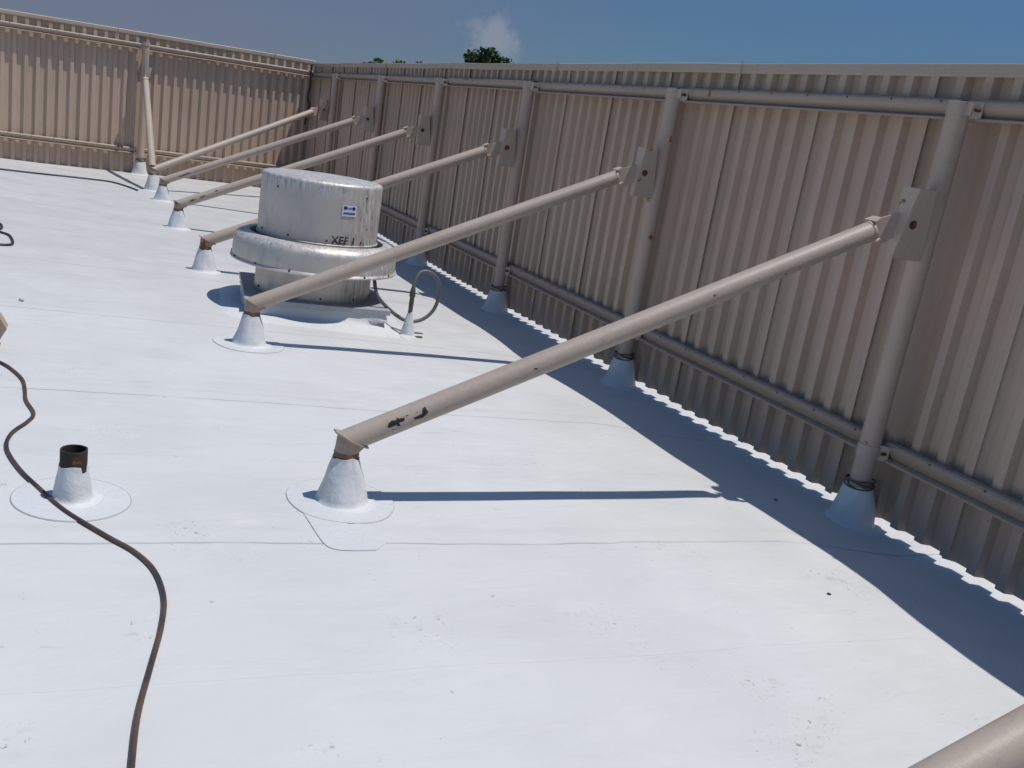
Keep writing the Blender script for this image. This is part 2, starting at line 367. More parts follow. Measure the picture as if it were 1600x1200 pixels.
def fence(name, label, mapf, u0, nsheet, zb, H, posts, upost, zg_low, zg_up, cap_len, u1, boot_seed, zpost=2.215, railrange=None, boots=True, valley=.047):
    """mapf(u, d, z): u along the fence, d distance from crest plane toward the roof"""
    o0 = mapf(u0, 0, 0); T = thing(name, (o0[0], o0[1], -.2), label, 'metal fence')
    sh = T.location
    rnd = random.Random(3)
    for k in range(nsheet):
        us = u0+k*5*PITCH; mb = MB(); prof = corr_profile(us-.004, 5, 0, valley)
        prof = prof[:-1]+[(us+5*PITCH+.030, 0)]
        o = -.0016 if k % 2 else 0
        jit = rnd.uniform(-.006, .006)
        t = .0012
        V = [mapf(u, -d+o, zb+jit+z) for z in (0, ) for (u, d) in prof]+[mapf(u, -d+o, H-.02) for (u, d) in prof]
        V += [mapf(u, -d+o-t, zb+jit) for (u, d) in prof]+[mapf(u, -d+o-t, H-.02) for (u, d) in prof]
        n = len(prof)
        F = [(i, i+1, n+i+1, n+i) for i in range(n-1)]+[(2*n+i, 3*n+i, 3*n+i+1, 2*n+i+1) for i in range(n-1)]
        F += [(i, 2*n+i, 2*n+i+1, i+1) for i in range(n-1)]+[(0, n, 3*n, 2*n), (n-1, 3*n-1, 4*n-1, 2*n-1)]
        s = mb.add(V, F).build('panel_sheet', M_panel, T, smooth=False, shift=sh)
        if k % 2: continue
        mb = MB()
        for w0, dd in ((us-.008, .0022),):
            V = [mapf(w0+a, dd*b, z) for z in (zb, H-.03) for a, b in ((0, -.2), (.0, 1), (.004, 1), (.004, -.2))]
            mb.add(V, [(0, 1, 5, 4), (1, 2, 6, 5), (2, 3, 7, 6), (0, 4, 7, 3), (0, 3, 2, 1), (4, 5, 6, 7)])
        mb.build('lap_seam', M_panel, s, smooth=False, shift=sh)
    # cap flashing in lengths
    u = u0-.02; ci = 0; seedv = boot_seed*1.3
    while u < u1-.05:
        e = min(u+cap_len, u1)
        o = .002*(ci % 2)
        fh = .066
        path = [(.003+o, H-fh), (.006+o, H-fh+.010), (.008+o, H-.002), (.004, H+.004), (-.075, H+.012), (-.080, H+.006), (-.080, H-.08)]
        mb = MB(); n_ = max(2, int((e-u)/.3)); m_ = len(path)
        def st_(uu):  # overhang wavers, and widens out of view, only to bend the fence's shadow edge
            a = .060*mnoise.noise(Vector((uu*.55, seedv, 0)))+.025*mnoise.noise(Vector((uu*1.5, seedv, 5)))+(.11*(1-smooth(1.9, 2.9, uu)) if seedv < 20 else 0); b = .022*mnoise.noise(Vector((uu*.6, seedv, 9)))+.010*mnoise.noise(Vector((uu*2.1, seedv, 2)))
            return [mapf(uu, p+max(a, -.003)+.002, z+b*.25) for p, z in path]+[mapf(uu, p+max(a, -.003)+.0005, z+b*.25-.0015) for p, z in path]
        V = []
        for q in range(n_+1): V += st_(u+(e-.003-u)*q/n_)
        F = []
        for q in range(n_):
            k0 = q*2*m_; k1 = k0+2*m_
            F += [(k0+w, k0+w+1, k1+w+1, k1+w) for w in range(m_-1)]+[(k0+m_+w, k1+m_+w, k1+m_+w+1, k0+m_+w+1) for w in range(m_-1)]+[(k0, k1, k1+m_, k0+m_), (k0+m_-1, k0+2*m_-1, k1+2*m_-1, k1+m_-1)]
        for k0 in (0, n_*2*m_): F += [(k0+w, k0+m_+w, k0+m_+w+1, k0+w+1) for w in range(m_-1)]
        mb.add(V, F)
        mb.build('cap_flashing', M_cap, T, smooth=False, shift=sh)
        if ci > 0:   # little upturned seam between two lengths
            mb = MB(); V = [mapf(u-.010+a, d, z) for z in (H-.066, H+.020) for a, d in ((0, .006), (0, .020), (.010, .020), (.010, .006))]
            mb.add(V, [(0, 1, 5, 4), (1, 2, 6, 5), (2, 3, 7, 6), (0, 4, 7, 3), (0, 3, 2, 1), (4, 5, 6, 7)]); mb.build('cap_joint', M_cap, T, smooth=False, shift=sh)
        u = e; ci += 1
    # rails between posts
    P = sorted(posts); ends = [u0]+P+[u1] if railrange is None else railrange
    GP = girt_profile()
    for zg in (zg_low, zg_up):
        for a, b in zip(ends[:-1], ends[1:]):
            ua = a+(.075 if a in P else 0); ub = b-(.055 if b in P else 0)
            if ub-ua < .1: continue
            dz = rnd.uniform(-.006, .006)
            g = sheet_solid(GP, lambda p, z: mapf(ua, p, zg+dz+z), lambda p, z: mapf(ub, p, zg+dz+z), .003).build('rail', M_rail, T, angle=28, shift=sh)
            q = ua+.12
            while q < ub-.05:
                c = Vector(mapf(q, .066, zg+dz+.036)); nrm = (Vector(mapf(q, 1, 0))-Vector(mapf(q, 0, 0)))
                screw(c-sh, nrm, g, .0078, M_bronze); q += PITCH*2
    for i, up in enumerate(P):
        base = Vector(mapf(up, upost, 0)); gz = rz(base.x, base.y)
        if zpost is None: continue
        mb = MB(); mb.tube([(base.x, base.y, gz-.02), (base.x, base.y, zpost)], .061, 32)
        po = mb.build('post', M_post, T, shift=sh)
        for zg in (zg_low, zg_up):      # collar with ears bolted to both rails
            mb = MB(); z = zg-.01
            mb.lathe([(.062, -.035), (.067, -.034), (.067, .034), (.062, .035)], 32, (base.x, base.y, z))
            for sgn in (-1, 1):
                V = [mapf(up+sgn*a, d, z+zz) for zz in (-.045, .045) for a, d in ((.045, .125), (.085, .085), (.098, .075), (.098, .069), (.083, .080), (.043, .118))]
                mb.add(V, [(0, 1, 2, 3, 4, 5)[::-1], (6, 7, 8, 9, 10, 11)]+[(q, (q+1) % 6, (q+1) % 6+6, q+6) for q in range(6)])
            V0 = [mapf(up+a, d, z-.048-t) for t in (0, .006) for a, d in ((-.07, .05), (-.07, .10), (.10, .10), (.10, .05))]
            mb.add(V0, [(0, 1, 2, 3), (4, 7, 6, 5), (0, 4, 5, 1), (1, 5, 6, 2), (2, 6, 7, 3), (3, 7, 4, 0)])
            cl = mb.build('collar', M_brk, po, shift=sh)
            for sgn in (-1, 1):
                mb = MB(); c = Vector(mapf(up+sgn*.085, .092, z)); nrm = Vector(mapf(up, 1, 0))-Vector(mapf(up, 0, 0)); mb.tube([c-nrm*.01, c+nrm*.022], .010, 6)
                mb.build('bolt', M_bolt, cl, shift=sh, smooth=False)
        if boots and base.y > 2:
            b = boot_into_post(T, po, base, gz, boot_seed+i)
            mb = MB()
            for q, (dz2, tx, ty) in enumerate(((.012, .1, .05), (.030, -.12, .08), (.043, .05, -.12))):
                pts = [(base.x+.083*math.cos(a), base.y+.083*math.sin(a), gz+.232+dz2+.083*(tx*math.cos(a)+ty*math.sin(a))) for a in [2*math.pi*w/28 for w in range(29)]]
                mb.tube(pts, .0055, 6, cap=False)
            mb.build('clamp_band', M_bronze, po, shift=sh)
    return T
def boot_into_post(T, po, base, gz, seed):
    b = boot_into(T, base.x, base.y, gz, .138, .082, .245, None, seed)
    b.parent = po; return b

Yp = [3.815-2.77, 3.815, 6.580, 9.337, 12.112, 14.840, 17.871]
XC = 4.372     # crest plane of the right-hand fence
right = fence('metal_fence', 'long tan corrugated metal screen fence in shade on the right', lambda u, d, z: (XC-d, u, z), -3.2+.02, 26, -.168, 2.437,
      [-1.725]+Yp, .132, .262, 2.197, 3.05, 20.2, 10)
BA = R(18); BT_ = Vector((math.cos(BA), math.sin(BA), 0)); BN = Vector((math.sin(BA), -math.cos(BA), 0)); BC = Vector((4.385, 20.225, 0))
def bmap(u, d, z):      # the far fence stands oblique to the other and steps down slightly to the left
    p = BC+BT_*u+BN*d; return (p.x, p.y, z+u*(-.027+.049*(z+.2)/2.65))
back = fence('metal_fence', 'sunlit tan corrugated metal screen fence across the far end of the roof', bmap, -11*5*PITCH-.01, 11, -.205, 2.475,
      [-9.1, -6.32, -3.545], .14, .25, 2.215, 3.05, -.02, 40, zpost=2.15, valley=.038)
# loose black wire hanging in the far corner
mb = MB(); mb.tube(catmull([(4.25, 20.10, 2.38), (4.26, 20.07, 2.0), (4.23, 20.08, 1.75), (4.28, 20.04, 1.6), (4.24, 20.07, 1.45), (4.22, 20.08, 1.2)]), .018, 8)
tag(mb.build('wire', M_wire), 'short black wire hanging in the far corner where the two fences meet', 'wire')

# ------------------------------------------------------------------ braces
def hull_mesh(pts):
    bm = bmesh.new()
    for p in pts: bm.verts.new(p)
    bmesh.ops.convex_hull(bm, input=bm.verts)
    for v in [v for v in bm.verts if not v.link_faces]: bm.verts.remove(v)
    bm.verts.index_update(); r = ([tuple(v.co) for v in bm.verts], [tuple(v.index for v in f.verts) for f in bm.faces]); bm.free(); return r
def circ(c, n, r, k=20):
    n = Vector(n).normalized(); a = n.orthogonal().normalized(); b = n.cross(a)
    return [Vector(c)+(a*math.cos(2*math.pi*i/k)+b*math.sin(2*math.pi*i/k))*r for i in range(k)]
def chip(parent, A, d, side, up, items, r, sh, name='paint_chip'):
    """patches of bare metal lying on the pipe: items = polygons of (distance along, angle)"""
    mb = MB()
    for poly in items:
        # fine strip between polyline points so it follows the curve
        n = len(poly); V = []; 
        c = [sum(p[0] for p in poly)/n, sum(p[1] for p in poly)/n]
        ring = []
        for i in range(n):
            a, b = poly[i], poly[(i+1) % n]
            for k in range(6):
                q_ = (a[0]+(b[0]-a[0])*k/6, a[1]+(b[1]-a[1])*k/6); ring.append((q_[0]+.008*mnoise.noise(Vector((q_[0]*160, q_[1]*9, 1))), q_[1]+.17*mnoise.noise(Vector((q_[0]*150, q_[1]*8, 7)))))
        def P(s, w, rr): return A+d*s+(side*math.cos(w)+up*math.sin(w))*rr
        m = len(ring)
        V = [P(c[0], c[1], r+.0012)]+[P(c[0]+(q[0]-c[0])*.5, c[1]+(q[1]-c[1])*.5, r+.0012) for q in ring]+[P(*q, r+.0010) for q in ring]+[P(*q, r-.002) for q in ring]
        F = [(0, 1+i, 1+(i+1) % m) for i in range(m)]
        for L_ in range(2): F += [(1+L_*m+i, 1+(L_+1)*m+i, 1+(L_+1)*m+(i+1) % m, 1+L_*m+(i+1) % m) for i in range(m)]
        mb.add(V, F)
    return mb.build(name, M_chip, parent, shift=sh)

def brace(foot, top, label, chips=(), seed=0, boot=True, H=.213, group='pipe braces holding up the right-hand fence', patch=None, post=None):
    """foot=(x,y) on roof, top = upper pipe end; bracket reaches the post"""
    fx, fy, fz0 = foot[0], foot[1], rz(foot[0], foot[1])
    T = thing('pipe_brace', (fx, fy, fz0), label, 'brace', group); sh = T.location
    z1 = fz0+H
    top = Vector(top); h = Vector((top.x-fx, top.y-fy, 0)).normalized(); sd = Vector((-h.y, h.x, 0))
    A = Vector((fx, fy, fz0))+h*.017+Vector((0, 0, H+.082)); d = (top-A).normalized(); L_ = (top-A).length
    r = .0535
    upv = sd.cross(d); upv = upv if upv.z > 0 else -upv
    seg = 40; mb = MB()
    n = 24; mb.tube([A+d*(L_*i/n) for i in range(n+1)], r, seg)
    mn = (h*.42+Vector((0, 0, .907))).normalized()        # oblique cut resting on the stub
    V = [Vector(v) for v in mb.v]; cut = []
    for q in range(seg):
        t = -(V[q]-A).dot(mn)/d.dot(mn); V[q] = V[q]+d*t; cut.append(V[q].copy())
    for q in range(seg, seg*3):
        t = max(0, -(V[q]-A).dot(mn)/d.dot(mn)); V[q] = V[q]+d*t*.999
    mb.v = [tuple(v) for v in V]
    pipe = mb.build('pipe', M_pipe, T, shift=sh)
    for c in chips: chip(pipe, A, d, -sd if (-sd).y < 0 or abs(sd.y) < .5 else sd, upv, c, r, sh)
    # stub, knuckle and end plate
    mb = MB(); mb.tube([(fx, fy, fz0+(.05 if boot else H-.03)), (fx, fy, z1+.004), (fx, fy, z1+.006), (fx, fy, z1+.026)], [.050, .050, .056, .056], 24); mb.build('stub', M_rusty, T, shift=sh)
    st = circ((fx, fy, z1+.025), (0, 0, 1), .054, 24)
    rk = random.Random(seed*7+1)
    V, F = hull_mesh(st+[A+(c-A)*rk.uniform(.90, 1.0)-mn*rk.uniform(.002, .012) for c in cut]); mb = MB(); mb.add(V, F)
    kn = mb.build('knuckle', M_knuckle, T, shift=sh, angle=40)
    pl = (h-mn*h.dot(mn)).normalized()
    pts = [A+pl*a+sd*b for a, b in ((-.088, -.022), (-.086, .024), (-.03, .060), (.035, .060), (.078, .030), (.080, -.030), (.035, -.060), (-.03, -.060))]
    mb = MB(); mb.prism(pts, mn, .007); mb.build('end_plate', M_knuckle, kn, shift=sh, smooth=False)
    if boot: boot_into(T, fx, fy, fz0, .112, .060, H, patch, seed)
    # upper end: ring, ears and tongue reaching the bracket
    mb = MB(); mb.tube([top-d*.012, top+d*.004], r*1.05, seg)
    er = top+d*.004
    mb.prism([er+upv*.058-sd*.045, er+upv*.058+sd*.045, er+upv*.062+d*.05+sd*.03, er+upv*.062+d*.05-sd*.03], upv, .006)
    mb.prism([er-upv*.052-sd*.035, er-upv*.052+sd*.035, er-upv*.055+d*.04+sd*.02, er-upv*.055+d*.04-sd*.02], upv, .006)
    mb.build('end_cap', M_brk, T, shift=sh, smooth=False)
    bx = top+h*.225+Vector((0, 0, .06))          # bolt point
    mb = MB()
    mb.prism([er-upv*.050-sd*.0, er+upv*.056, er+h*.16+Vector((0, 0, .115)), bx+Vector((0, 0, .03)), bx-Vector((0, 0, .04)), er+h*.09-Vector((0, 0, .062))], sd, .010)
    mb.build('tongue', M_brk, T, shift=sh, smooth=False)
    # bracket: tapered channel welded to the post
    pc = Vector(post) if post else None
    o = top+h*.165; zt, zb_ = top.z+.255, top.z-.125
    def Q(dh, ds, z): v = o+h*dh+sd*ds; return Vector((v.x, v.y, z))
    dist = (Vector((pc.x, pc.y, 0))-Vector((o.x, o.y, 0))).length-.045
    s_near = -1
    mb = MB()
    # front flange
    mb.prism([Q(0, .010, zb_), Q(0, -.030, zb_), Q(0, -.105, zt), Q(0, .014, zt)], h, .006)
    mb.prism([Q(.003, -.030, zb_), Q(dist+.01, -.030, zb_), Q(dist*.55, -.105, zt), Q(.003, -.105, zt)], sd, .006)
    mb.prism([Q(.003, .012, zb_), Q(dist, .012, zb_), Q(dist, .014, zt), Q(.003, .014, zt)], sd, .006)
    bk = mb.build('bracket', M_brk, T, shift=sh, smooth=False)
    w = -.082
    b0 = Q(.045, w+.012, top.z+.065); mb = MB(); mb.tube([b0+sd*.10, b0-sd*.018], .013, 6); mb.tube([b0-sd*.003, b0-sd*.006], .024, 16)
    mb.build('bolt', M_bolt, bk, shift=sh, smooth=False)
    return T

chipsA = [[[(.155, .22), (.185, .62), (.197, .48), (.213, .72), (.222, .42), (.243, .45), (.240, .22), (.218, .25), (.212, -.10), (.196, .10)]],
          [[(.285, .10), (.325, .12), (.338, .30), (.335, .62), (.349, .58), (.353, .10), (.325, -.12), (.287, -.08)]],
          [[(.262, -.32), (.272, -.30), (.270, -.36)], [(.892, .15), (.905, .25), (.902, .02)], [(.252, .55), (.262, .60), (.258, .48)], [(.30, .45), (.308, .50), (.306, .40)], [(.175, -.15), (.184, -.12), (.180, -.22)]]]
rnd = random.Random(9)
for _ in range(6):
    a_, w_ = rnd.uniform(.02, 2.7), rnd.uniform(-.5, 1.2); q_ = rnd.uniform(.002, .006); chipsA[2].append([(a_-q_, w_), (a_, w_+q_*12), (a_+q_*1.5, w_-q_*3), (a_, w_-q_*12)])
brace((1.122, Yp[1]), (3.825, Yp[1]-.01, 1.492), 'closest complete pipe brace, with black chipped paint marks near its lower end', chipsA, 1, patch=.245, post=(4.24, Yp[1]))
brace((1.140, Yp[2]), (3.850, Yp[2], 1.49), 'second pipe brace, crossing in front of the metal roof fan', (), 2, patch=.245, post=(4.24, Yp[2]))
brace((1.135, Yp[3]), (3.850, Yp[3], 1.475), 'third pipe brace, its foot just left of the roof fan, its top behind it', (), 3, post=(4.24, Yp[3]))
chipsD = [[[(.11, .1), (.18, .2), (.19, .0), (.12, -.1)], [(.24, .2), (.30, .35), (.31, .15), (.25, .02)], [(.43, .5), (.47, .6), (.46, .3)]]]
brace((1.130, Yp[4]), (3.845, Yp[4], 1.485), 'pipe brace passing behind the top of the roof fan', chipsD, 4, post=(4.24, Yp[4]))
brace((1.150, Yp[5]), (3.855, Yp[5], 1.49), 'fifth pipe brace back, its foot just right of the twin-braced foot', [[[(.20, .0), (.36, .15), (.38, -.1), (.22, -.2)]]], 5, post=(4.24, Yp[5]))
brace((1.095, 16.22), (3.860, Yp[6]-.06, 1.50), 'farthest long pipe brace, sharing its white foot boot with the short steep brace', (), 6, H=.25, post=(4.24, Yp[6]))
brace((1.110, Yp[0]+.075), (3.840, Yp[0]+.02, 1.365), 'dirt speckled pipe brace cut off by the bottom right corner of the picture', (), 7, post=(4.24, Yp[0]))
brace((1.090, 16.25), (1.062, 18.66, 1.56), 'steep pipe brace running up to the lone post of the far sunlit fence', (), 8, boot=False, H=.285, group=None, post=(1.054, 18.985))

# ------------------------------------------------------------------ roof fan
VX, VY = 1.885, 8.02; vz = -.07; VZ = vz
fan = thing('roof_fan', (VX, VY, VZ), 'big round weathered aluminium exhaust fan on a white square curb', 'roof fan'); fs = fan.location
a0 = R(-6)
def rot(x, y): return (VX+x*math.cos(a0)-y*math.sin(a0), VY+x*math.sin(a0)+y*math.cos(a0))
# membrane curb, flaring into the roof
mb = MB(); V = []
levels = [(.555, .115), (.562, .06), (.575, .03), (.592, -.005), (.65, -.045), (.74, -.066), (.80, -.09)]
K = 14
for s_, z in levels:
    for side in range(4):
        for i in range(K):
            t = -1+2*i/K
            x, y = [(t, -1), (1, t), (-t, 1), (-1, -t)][side]
            rr = (abs(x)**6+abs(y)**6)**(1/6) if s_ > .58 else 1
            X, Y = rot(x*s_/rr, y*s_/rr)
            w = (.018 if z < .05 else .006)*mnoise.noise(Vector((X*6, Y*6, z*9)))
            zz = z if s_ < .6 else rz(X, Y)+(.030 if s_ < .7 else .004 if s_ < .77 else -.01)
            V.append((X+w, Y+w, zz+w*.4*(s_ > .57)))
n = 4*K
mb.add(V, [(i*n+j, i*n+(j+1) % n, (i+1)*n+(j+1) % n, (i+1)*n+j) for i in range(len(levels)-1) for j in range(n)])
mb.build('curb', M_boot, fan, shift=fs, angle=60)
mb = MB(); Mr = Matrix.Translation((VX, VY, 0)) @ Matrix.Rotation(a0, 4, 'Z')
mb.box((-.585, -.575, .112), (.585, .575, .120), Mr)
for x0, y0, x1, y1 in ((-.588, -.578, .588, -.570), (-.588, .570, .588, .578), (-.588, -.57, -.580, .57), (.580, -.57, .588, .57)):
    mb.box((x0, y0, .078), (x1, y1, .118), Mr)
mb.build('base_plate', M_plate, fan, shift=fs, smooth=False, bevel=.002)
c = (VX, VY, 0)
dent = lambda a, z: 1+.004*math.sin(3*a+1)+.003*math.sin(5*a+8*z)
mb = MB(); mb.lathe([(.500, .118), (.500, .128), (.492, .130), (.490, .24), (.490, .40), (.50, .42)], 96, c, dent)
body = mb.build('lower_drum', M_hood, fan, shift=(VX, VY, 0)); body.location = (0, 0, -VZ)
mb = MB(); mb.lathe([(.695, .368), (.703, .362), (.706, .372), (.700, .382), (.692, .39), (.688, .52), (.680, .548), (.655, .578), (.615, .596), (.575, .600), (.562, .594), (.560, .58), (.56, .52), (.655, .47), (.668, .40), (.685, .370)], 120, c, lambda a, z: 1+.004*math.sin(2*a)+.002*math.sin(7*a))
rg = mb.build('wind_band', M_ring, fan, shift=(VX, VY, 0), angle=40); rg.location = (0, 0, -VZ)
mb = MB(); mb.lathe([(.49, .40), (.66, .385), (.665, .42), (.60, .47), (.50, .49)], 96, c); mb.build('baffle', M_darkin, fan, shift=fs)
mb = MB(); mb.lathe([(.50, .585), (.508, .583), (.512, .590), (.510, .602), (.504, .606), (.503, .80), (.503, 1.066), (.500, 1.082), (.490, 1.093), (.470, 1.099), (.30, 1.110), (.10, 1.118), (.004, 1.119)], 120, c, dent, cap1=True)
mb.lathe([(.50, .585), (.49, .60), (.49, .62)], 96, c)
hd = mb.build('hood', M_hood, fan, shift=(VX, VY, 0), angle=40); hd.location = (0, 0, -VZ)
mb = MB(); mb.lathe([(.47, .45), (.47, .62), (.01, .63)], 64, c); mb.build('inner_drum', M_darkin, fan, shift=fs)
# rivets / screws
for zz, rr, n_, pr in ((.150, .492, 10, body), (.635, .505, 10, hd), (.385, .700, 14, rg), (1.0, .503, 4, hd)):
    for i in range(n_):
        a = 2*math.pi*(i+.37)/n_; nn = Vector((math.cos(a), math.sin(a), 0)); screw(Vector((rr*math.cos(a), rr*math.sin(a), zz)), nn, pr, .0075, M_bolt)
# sticker on the drum front
def on_drum(s, z, rr, a_c):   # s = arc length to the right
    a = a_c+s/rr; return Vector((VX+rr*math.cos(a), VY+rr*math.sin(a), z))
def quad_on(mb, s0, s1, z0, z1, rr, a_c):
    n = 6; V = [on_drum(s0+(s1-s0)*i/n, z, rr, a_c) for z in (z0, z1) for i in range(n+1)]
    mb.add(V, [(i, i+1, n+2+i, n+1+i) for i in range(n)])
ac = R(-76)
mb = MB(); quad_on(mb, -.064, .064, .845, .935, .5075, ac); stk = mb.build('sticker', M_sticker, hd); stk.location = (-VX, -VY, 0)
mb = MB()
quad_on(mb, -.052, -.022, .900, .925, .5090, ac); quad_on(mb, .024, .052, .898, .923, .5090, ac)
for i in range(4): quad_on(mb, -.016+i*.010, -.010+i*.010, .902, .918, .5090, ac)
quad_on(mb, -.054, .054, .862, .868, .5090, ac)
for i in range(11): quad_on(mb, -.052+i*.0098, -.046+i*.0098, .868, .880, .5090, ac)
si = mb.build('sticker_print', M_ink, hd); si.location = (-VX, -VY, 0)
# hand-painted letters low on the drum
fc = bpy.data.curves.new('letters', 'FONT'); fc.body = 'XEF 1'; fc.size = .085; fc.space_character = 1.05; fc.offset = .0016; fc.resolution_u = 3
to = bpy.data.objects.new('letters', fc); C.objects.link(to); bpy.context.view_layer.update()
tm = bpy.data.meshes.new_from_object(to.evaluated_get(bpy.context.evaluated_depsgraph_get())); bpy.data.objects.remove(to)
bm = bmesh.new(); bm.from_mesh(tm); bmesh.ops.triangulate(bm, faces=bm.faces[:]); bmesh.ops.subdivide_edges(bm, edges=bm.edges[:], cuts=2, use_grid_fill=True); bm.to_mesh(tm); bm.free()
for v in tm.vertices:
    s_, zz = v.co.x, v.co.y; jj = .004*mnoise.noise(Vector((s_*40, zz*40, 0)))
    p = on_drum(s_-.085+jj, .618+zz+jj, .5085, R(-81)); v.co = p-Vector((VX, VY, 0))
tm.materials.append(M_mark); lo = bpy.data.objects.new('painted_letters', tm); C.objects.link(lo); lo.parent = hd

# mastic lumps on the membrane in front of the fan's corner
mb = MB(); rnd = random.Random(5)
for i in range(14):
    x, y = 2.36+rnd.uniform(-.13, .20), 7.30+rnd.uniform(-.05, .06); r = rnd.uniform(.018, .045)
    z = rz(x, y)
    pr = [(r*1.3, -.004), (r*1.1, .006), (r*.8, r*.32), (r*.4, r*.42), (.001, r*.45)]
    mb.lathe(pr, 14, (x, y, z), lambda a, z, i=i: 1+.2*math.sin(2*a+i)+.1*math.sin(5*a+i*2))
tag(mb.build('sealant', M_boot, angle=80), 'lumpy white sealant smeared on the roof beside the conduit boot', 'sealant')

# ------------------------------------------------------------------ flexible conduit with its boot
wx, wy = 2.572, 7.37; wz = rz(wx, wy)
wh = thing('flexible_conduit', (wx, wy, wz), 'dark flexible conduit looping from the roof fan into a small white boot', 'conduit')
pts = [(2.30, 7.70, .42), (2.29, 7.56, .34), (2.316, 7.5, .219), (2.443, 7.49, .101), (2.578, 7.48, .028), (2.711, 7.48, .036), (2.815, 7.48, .125), (2.856, 7.48, .27), (2.832, 7.47, .38), (2.751, 7.46, .455), (2.665, 7.45, .462), (2.612, 7.43, .405), (2.588, 7.41, .30), (2.582, 7.39, .19)]
P_ = catmull(pts, 14)
rr = [.0155*(1.0+.05*math.sin(i*1.9)) for i in range(len(P_))]
mb = MB(); mb.tube(P_, rr, 14); mb.build('whip', M_conduit, wh, shift=wh.location)
mb = MB(); mb.tube([(2.590, 7.41, .33), (2.586, 7.40, .30), (2.584, 7.395, .255), (2.583, 7.39, .25), (2.582, 7.39, .20), (2.58, 7.385, .13), (2.578, 7.38, .09)], [.018, .024, .026, .020, .021, .019, .017], 10)
mb.build('connector', M_bronze, wh, shift=wh.location)
boot_into(wh, wx, wy, wz, .058, .022, .20, None, 21, sweep=(.008, .012))
mb = MB(); mb.box((2.615, 7.335, rz(2.65, 7.34)+.001), (2.70, 7.352, rz(2.65, 7.34)+.012)); tag(mb.build('metal_strip', M_bronze, smooth=False), 'tiny dark metal strip lying beside the small conduit boot', 'metal strip')

# ------------------------------------------------------------------ vent pipe at left
px, py = .025, 3.78; pz = rz(px, py)
vp = thing('vent_pipe', (px, py, pz), 'short black open vent pipe rising from a white boot at the left', 'vent pipe')
mb = MB()
mb.lathe([(.050, .03), (.050, .213), (.0465, .214), (.0435, .212), (.043, .02)], 48, (px, py, pz), lambda a, z: 1+.012*math.sin(4*a)+.01*math.sin(9*a+z*20))
mb.lathe([(.043, .04), (.001, .04)], 32, (px, py, pz))
mb.build('pipe', M_vent, vp, shift=vp.location)
def vboot():
    mb = MB(); seg = 60; V = []
    prof = [(.115, -.008), (.110, .004), (.085, .007), (.074, .016), (.070, .03), (.066, .06), (.060, .10), (.056, .12), (.055, .140), (.0535, .150), (.0505, .150)]
    for k, (r, z) in enumerate(prof):
        for j in range(seg):
            a = 2*math.pi*j/seg
            notch = -.026*smooth(.0, .12, math.sin(a+R(60))-.93+.1)*0
            dz = 0
            if k >= 8:
                da = (math.degrees(a)-318+180) % 360-180
                dz = -.026 if abs(da) < 13 else .004*math.sin(3*a)
            kk = 1+.02*math.sin(4*a+z*30)
            V.append((px+r*kk*math.cos(a), py+r*kk*math.sin(a), pz+z+dz))
    n = len(prof); mb.add(V, [(i*seg+j, i*seg+(j+1) % seg, (i+1)*seg+(j+1) % seg, (i+1)*seg+j) for i in range(n-1) for j in range(seg)])
    return mb.build('boot', M_boot, vp, angle=50, shift=vp.location)
vb = vboot()
seg = 72
for (rad, m_, up, nm) in ((.215, M_boot, .0045, 'patch'),):
    V = [(px+r*math.cos(2*math.pi*j/seg), py+r*math.sin(2*math.pi*j/seg), rz(px+r*math.cos(2*math.pi*j/seg), py+r*math.sin(2*math.pi*j/seg))+u) for r, u in ((.07, .0045), (.14, .0045), (.215, .0045)) for j in range(seg)]
    mb = MB(); mb.add(V, [(i*seg+j, i*seg+(j+1) % seg, (i+1)*seg+(j+1) % seg, (i+1)*seg+j) for i in range(2) for j in range(seg)]); mb.build('patch', M_patch, vb, shift=vp.location)
    V = [(px+r*math.cos(2*math.pi*j/seg), py+r*math.sin(2*math.pi*j/seg), rz(px+r*math.cos(2*math.pi*j/seg), py+r*math.sin(2*math.pi*j/seg))+u) for r, u in ((.215, .001), (.2155, .0052), (.218, .003), (.219, .0008)) for j in range(seg)]
    mb = MB(); mb.add(V, [(i*seg+j, i*seg+(j+1) % seg, (i+1)*seg+(j+1) % seg, (i+1)*seg+j) for i in range(3) for j in range(seg)]); mb.build('patch_edge', M_edge, vb, shift=vp.location)

# ------------------------------------------------------------------ membrane patch in front of the closest brace
def strip_line(pts, w=.004, up=.004):
    pts = catmull([(x, y, 0) for x, y in pts], 6); mb = MB(); V = []
    mb.tube([(p.x, p.y, rz(p.x, p.y)+up*.5) for p in pts], w*.5, 6); return mb
poly = catmull([(.915, 3.75, 0), (.925, 3.60, 0), (.935, 3.45, 0), (.945, 3.37, 0), (.968, 3.328, 0), (1.016, 3.311, 0), (1.10, 3.308, 0), (1.145, 3.312, 0)], 5)
Tt = thing('membrane_patch', (1.04, 3.5, rz(1.04, 3.5)), 'thin white membrane patch under the foot of the closest complete brace', 'roof patch')
outl = [(p.x, p.y) for p in poly]+[(1.33, 3.52), (1.30, 3.68)]
mb = MB(); V = [(1.10, 3.55, rz(1.1, 3.55)+.0028)]+[(x, y, rz(x, y)+(.0028 if x < 1.2 else -.004)) for x, y in outl]
mb.add(V, [(0, i, i+1) for i in range(1, len(outl))]); mb.build('patch', M_patch, Tt, shift=Tt.location)
strip_line([(p.x, p.y) for p in poly[4:]]).build('patch_edge', M_edge, Tt, shift=Tt.location)

